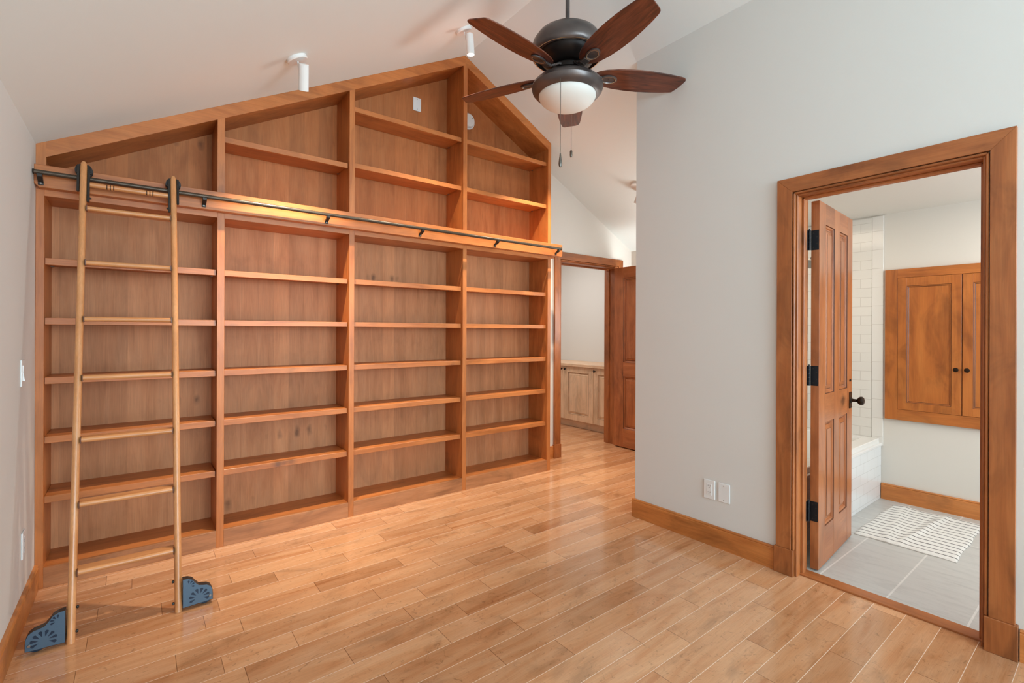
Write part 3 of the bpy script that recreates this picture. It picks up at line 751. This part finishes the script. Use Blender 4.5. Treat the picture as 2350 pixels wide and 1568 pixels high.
# ================================================================== SPOTLIGHTS
def spot(x, y, side, watts, label, aim, tilt=0):
    z = cz(x); s = SL if x < RX else -SR
    nrm = Vector((s, 0, -1)).normalized()             # away from the ceiling
    t = thing('ceiling_spotlight', (x, y, z), 0, label, 'spotlight', 'spotlights in a row above the bookcase')
    c = Vector((x, y, z))
    bm = B(); lathe(bm, [(.055, -.002), (.055, .013), (.051, .018), (.001, .018)], c, 36, nrm, cap=True); obj('canopy', bm, WHITEMET, t, smooth=True)
    hx = x+.030; hy = y-.030; ht = z-.035; hb = ht-.133
    ax = Vector((.13, .52, -.86)).normalized() if not tilt else Vector((.10, .02, -1)).normalized()
    top = Vector((hx, hy, ht)); bot = top+ax*.133
    bm = B(); cyl(bm, c+nrm*.016, top+ax*.05+Vector((-.018, .012, 0)), .0042, 12); obj('arm', bm, WHITEMET, t, smooth=True)
    bm = B(); lathe(bm, [(.001, 0), (.024, 0), (.0265, .003), (.0265, .133), (.0235, .133), (.0225, .120), (.001, .119)], top, 32, ax); obj('lamp_head', bm, WHITEMET, t, smooth=True)
    bm = B(); lathe(bm, [(.001, .004), (.014, .003), (.0235, 0)], top+ax*(.130 if tilt else .121), 24, ax); obj('lens', bm, LENS, t, smooth=True)
    l = bpy.data.lights.new('spot_beam', 'SPOT'); l.energy = watts; l.color = (1, .86, .68); l.spot_size = R(78); l.spot_blend = 1.0; l.shadow_soft_size = .02
    lo = bpy.data.objects.new('spot_beam', l); C.objects.link(lo); lo.location = bot+ax*.006
    lo.rotation_euler = (Vector(aim)-lo.location).to_track_quat('-Z', 'Y').to_euler()
    return t
spot(.674, 2.782, 1, 148, 'white cylinder spotlight left of the ridge, above the ladder end', (.78, 3.42, .6))
spot(1.724, 2.773, 1, 136, 'lit white cylinder spotlight nearest the bookcase peak', (1.76, 3.42, .6), 1)
spot(2.745, 2.78, 1, 182, 'white cylinder spotlight on the right slope behind the fan bowl', (2.72, 3.42, .7))
spot(3.70, 2.87, 1, 14, 'white cylinder spotlight over the hall past the wall corner', (3.75, 3.25, .6))

# ================================================================== WALL DEVICES
def plate(name, c, n, u, wd, ht, kind, label, cat):
    """c centre on wall, n outward normal, u horizontal direction"""
    c, n, u = Vector(c), Vector(n), Vector(u); up_ = Vector((0, 0, 1))
    t = thing(name, c, 0, label, cat)
    def bb(bm, a0, a1, o0, o1, z0, z1, bev=0):
        ps = [c+u*a+n*o+up_*z for a in (a0, a1) for o in (o0, o1) for z in (z0, z1)]
        lo = [min(p[i] for p in ps) for i in range(3)]; hi = [max(p[i] for p in ps) for i in range(3)]
        box(bm, lo[0], hi[0], lo[1], hi[1], lo[2], hi[2], bev)
    bm = B(); bb(bm, -wd/2, wd/2, .0002, .006, -ht/2, ht/2, .0022); obj('cover_plate', bm, WHITE, t)
    if kind == 'outlet':
        bm = B(); bb(bm, -.0165, .0165, .0055, .0075, -.0335, .0335, .0006); rc = obj('receptacle', bm, WHITE, t)
        bm = B()
        for zc in (.019, -.019):
            bb(bm, -.0070, -.0052, .0072, .0078, zc-.001, zc+.008); bb(bm, .0052, .0070, .0072, .0078, zc, zc+.007)
            cyl(bm, c+n*.0072+up_*(zc-.0075), c+n*.0079+up_*(zc-.0075), .0026, 12)
        obj('slot', bm, SLOT, rc)
    elif kind == 'switch':
        bm = B()
        for zc, s in ((0, 1),):
            ps = [(.0055, -.033), (.013, -.033), (.0075, .002), (.0085, .033), (.0055, .033)]
            for a0, a1 in ((-.0165, .0165),):
                v0 = [bm.verts.new(c+u*a0+n*o+up_*z) for o, z in ps]; v1 = [bm.verts.new(c+u*a1+n*o+up_*z) for o, z in ps]
                bm.faces.new(v0); bm.faces.new(v1[::-1])
                for i in range(5): bm.faces.new((v0[i], v1[i], v1[(i+1) % 5], v0[(i+1) % 5]))
                bmesh.ops.recalc_face_normals(bm, faces=bm.faces[:])
        obj('rocker', bm, WHITE, t)
    else:
        for zc in (ht/2-.015, -ht/2+.015):
            bm = B(); cyl(bm, c+n*.0055+up_*zc, c+n*.0068+up_*zc, .003, 12)
            obj('screw', bm, STEEL, t)
plate('wall_outlet', (XW, 1.5705, .331), (-1, 0, 0), (0, 1, 0), .072, .114, 'outlet', 'white double outlet on the right wall above the baseboard', 'outlet')
plate('blank_wall_plate', (XW, 1.479, .332), (-1, 0, 0), (0, 1, 0), .070, .112, 'blank', 'blank white plate beside the double outlet', 'wall plate')
plate('blank_wall_plate', (1.782, YBK, 3.112), (0, -1, 0), (1, 0, 0), .070, .108, 'blank', 'blank white plate on the bookcase back near the peak', 'wall plate')
plate('light_switch', (-.397, 2.955, 1.09), (1, 0, 0), (0, 1, 0), .072, .116, 'switch', 'white rocker light switch high on the left wall', 'switch')
plate('wall_outlet', (-.397, 2.99, .335), (1, 0, 0), (0, 1, 0), .072, .116, 'outlet', 'white outlet low on the left wall beside the bookcase', 'outlet')
sm = thing('smoke_detector', (2.262, YBK, 3.106), 0, 'round white smoke detector inside the bookcase near the fan', 'smoke detector')
bm = B(); lathe(bm, [(.072, 0), (.072, .008), (.068, .012), (.062, .012), (.060, .026), (.052, .034), (.02, .037), (.001, .037)], (2.262, YBK, 3.106), 48, (0, -1, 0), cap=True); obj('housing', bm, WHITE, sm, smooth=True)
bm = B(); box(bm, 2.288, 2.302, YBK-.0355, YBK-.032, 3.12, 3.134, .001); obj('test_button', bm, flat('grey_button', (150, 150, 150)), sm)

# ================================================================== BATHROOM
XT = XO-.010
bm = B(); box(bm, XT, XO+.001, 1.262, 1.999, .40, 2.178)
obj('wall_tile_far', bm, SUB_FAR, keep=True, kind='structure', label='white subway tile on the wall at the end of the tub', cat='tile wall')
bm = B(); box(bm, XT-.001, XO+.001, 1.188, 1.2605, .41, 2.182, .0015)
obj('wall_tile_border', bm, BORDER, keep=True, kind='structure', label='vertical strip of white border tiles beside the wall cabinet', cat='tile border')
bm = B(); box(bm, XB, XT, 1.990, 2.001, .40, 2.18)
obj('wall_tile_back', bm, SUB_BACK, keep=True, kind='structure', label='white subway tile behind the bathtub', cat='tile wall')
bt = thing('bathtub', (3.70, 1.6, 0), 0, 'white built-in bathtub with a tiled apron behind the open door', 'bathtub')
bm = B(); box(bm, XB+.001, XO-.001, 1.200, 1.215, .0045, .408, .001); ap = obj('tiled_apron', bm, SUB_APRON, bt)
bm = B(); box(bm, XB+.001, XO-.001, 1.192, 1.225, .408, .428, .003); obj('apron_cap', bm, WHITEMET, bt)
bm = B()
fr = lambda a, b, d: (a, b, .462-d)
ring_panel(bm, fr, XB+.002, XT-.001, 1.212, 1.989, [(0, .05), (0, .004), (.004, 0), (.085, 0), (.098, .006), (.105, .03), (.15, .30), (.20, .34)])
obj('tub_basin', bm, TUB, bt, smooth=True)
sh = thing('shower_head', (XO-.02, 1.63, 1.95), 0, 'shower head on the tiled wall seen behind the door hinge', 'shower head')
bm = B(); tube(bm, [(XT, 1.63, 1.93), (XT-.06, 1.63, 1.945), (XT-.13, 1.63, 1.92), (XT-.18, 1.63, 1.87)], .009, 12); obj('shower_arm', bm, STEEL, sh, smooth=True)
bm = B(); lathe(bm, [(.010, 0), (.014, .012), (.045, .035), (.05, .043), (.048, .048), (.001, .048)], (XT-.178, 1.63, 1.872), 28, (-.65, 0, -.75), cap=True); obj('spray_head', bm, STEEL, sh, smooth=True)

wc = thing('wall_cabinet', (XO, .736, .625), 0, 'two-door stained wood cabinet set into the bathroom wall', 'cabinet')
CY, XC = .736, XO-.022
for ya, yb in ((CY+.362, CY+.438), (CY-.438, CY-.362)):
    bm = B(); box(bm, XC, XO, ya, yb, .624, 1.757, .001); obj('frame_stile', bm, BZ, wc)
BY = wood('cabinet_rail', 'y', *CB)
for za, zb in ((1.692, 1.757), (.624, .703)):
    bm = B(); box(bm, XC, XO, CY-.362, CY+.362, za, zb, .001); obj('frame_rail', bm, BY, wc)
bm = B(); box(bm, XO-.006, XO, CY-.362, CY+.362, .703, 1.692); obj('cabinet_back', bm, BY, wc)
CP = [(0, 0), (.003, .004), (.007, .005), (.011, .010), (.012, .011)]
for s in (1, -1):
    ya, yb = (CY+.0025, CY+.360) if s == 1 else (CY-.360, CY-.0025)
    pa, pb = (CY+.056, CY+.306) if s == 1 else (CY-.306, CY-.056)
    bm = B(); xd = XC-.0005
    box(bm, xd, XO-.007, ya, pa, .705, 1.690, .001); box(bm, xd, XO-.007, pb, yb, .705, 1.690, .001)
    box(bm, xd+.0003, XO-.007, pa, pb, .705, .760); box(bm, xd+.0003, XO-.007, pa, pb, 1.628, 1.690)
    dr = obj('cabinet_door', bm, BZ, wc)
    bm = B(); ring_panel(bm, lambda a, b, d: (xd+d, a, b), pa, pb, .760, 1.628, CP, dark=(0, 2)); obj('panel', bm, [BZ, GLAZE], dr)
    bm = B(); lathe(bm, [(.006, 0), (.005, .010), (.0145, .018), (.0155, .023), (.012, .029), (.001, .031)], (xd, CY+s*.029, 1.022), 22, (-1, 0, 0)); obj('knob', bm, KNOBM, dr, smooth=True)

# bath mat
bm = B(); nx, ny = 90, 60; grid = {}
X0, X1, Y0, Y1 = 3.592, 4.415, .607, 1.092
def mz(x, y):
    r1 = .012*math.exp(-((y-.83+.10*(x-4.0))/.022)**2)*(.4+.6*math.exp(-((x-4.1)/.3)**2))
    r2 = .006*math.exp(-((y-.95-.12*(x-3.8))/.03)**2)
    return .014 + r1 + r2 + .0015*sin(x*31)*sin(y*23)
for i in range(nx+1):
    for j in range(ny+1):
        x = X0+(X1-X0)*i/nx; y = Y0+(Y1-Y0)*j/ny
        yy = y + .004*sin(x*17)*(1 if j in (0, ny) else 1); e = min(i, nx-i, j, ny-j)
        grid[i, j] = bm.verts.new((x+.003*sin(y*40), yy, mz(x, y)-(.006 if e == 0 else .0015 if e == 1 else 0)))
for i in range(nx):
    for j in range(ny): bm.faces.new((grid[i, j], grid[i+1, j], grid[i+1, j+1], grid[i, j+1]))
ret = bmesh.ops.extrude_face_region(bm, geom=bm.faces[:])
for v in ret['geom']:
    if isinstance(v, bmesh.types.BMVert): v.co.z = .0045
bmesh.ops.recalc_face_normals(bm, faces=bm.faces[:])
obj('bath_mat', bm, MATM, smooth=True, label='white bath mat with thin dark stripes on the grey tile', cat='bath mat')

# ================================================================== ROOM PAST THE FAR DOOR
XCB = 4.57
cb_ = thing('base_cabinet', (4.85, 4.8, 0), 0, 'pale maple base cabinets with raised-panel doors past the far door', 'cabinet')
bm = B(); box(bm, XCB+.02, 5.095, 3.80, 6.0, .10, .812); obj('cabinet_body', bm, MZ, cb_)
bm = B(); box(bm, XCB+.07, 5.09, 3.80, 6.0, .001, .10); obj('toe_kick', bm, wood('maple_kick', 'y', *MP, knots=False), cb_)
bm = B(); box(bm, XCB-.022, 5.098, 3.785, 6.02, .813, .852, .004); obj('countertop', bm, wood('maple_top', 'y', *MP, knots=False), cb_)
MPF = [(0, 0), (.004, .006), (.010, .008), (.014, .010), (.034, .004), (.036, .004)]
for k, (a, b, kn_) in enumerate(((3.805, 4.209, 4.178), (4.213, 4.740, 4.708), (4.744, 5.271, 4.776), (5.275, 5.802, 5.77))):
    bm = B(); w = .075
    box(bm, XCB, XCB+.02, a, a+w, .104, .810, .0015); box(bm, XCB, XCB+.02, b-w, b, .104, .810, .0015)
    box(bm, XCB+.0004, XCB+.02, a+w, b-w, .104, .104+w); box(bm, XCB+.0004, XCB+.02, a+w, b-w, .810-w, .810)
    dr = obj('cabinet_door', bm, MZ, cb_)
    bm = B(); ring_panel(bm, lambda p, q, d: (XCB+d, p, q), a+w, b-w, .104+w, .810-w, MPF, dark=(0, 2, 4)); obj('panel', bm, [MZ, MGLAZE], dr)
    bm = B(); lathe(bm, [(.006, 0), (.005, .014), (.014, .022), (.015, .027), (.001, .034)], (XCB, kn_, .775), 20, (-1, 0, 0)); obj('knob', bm, BRONZEDK, dr, smooth=True)
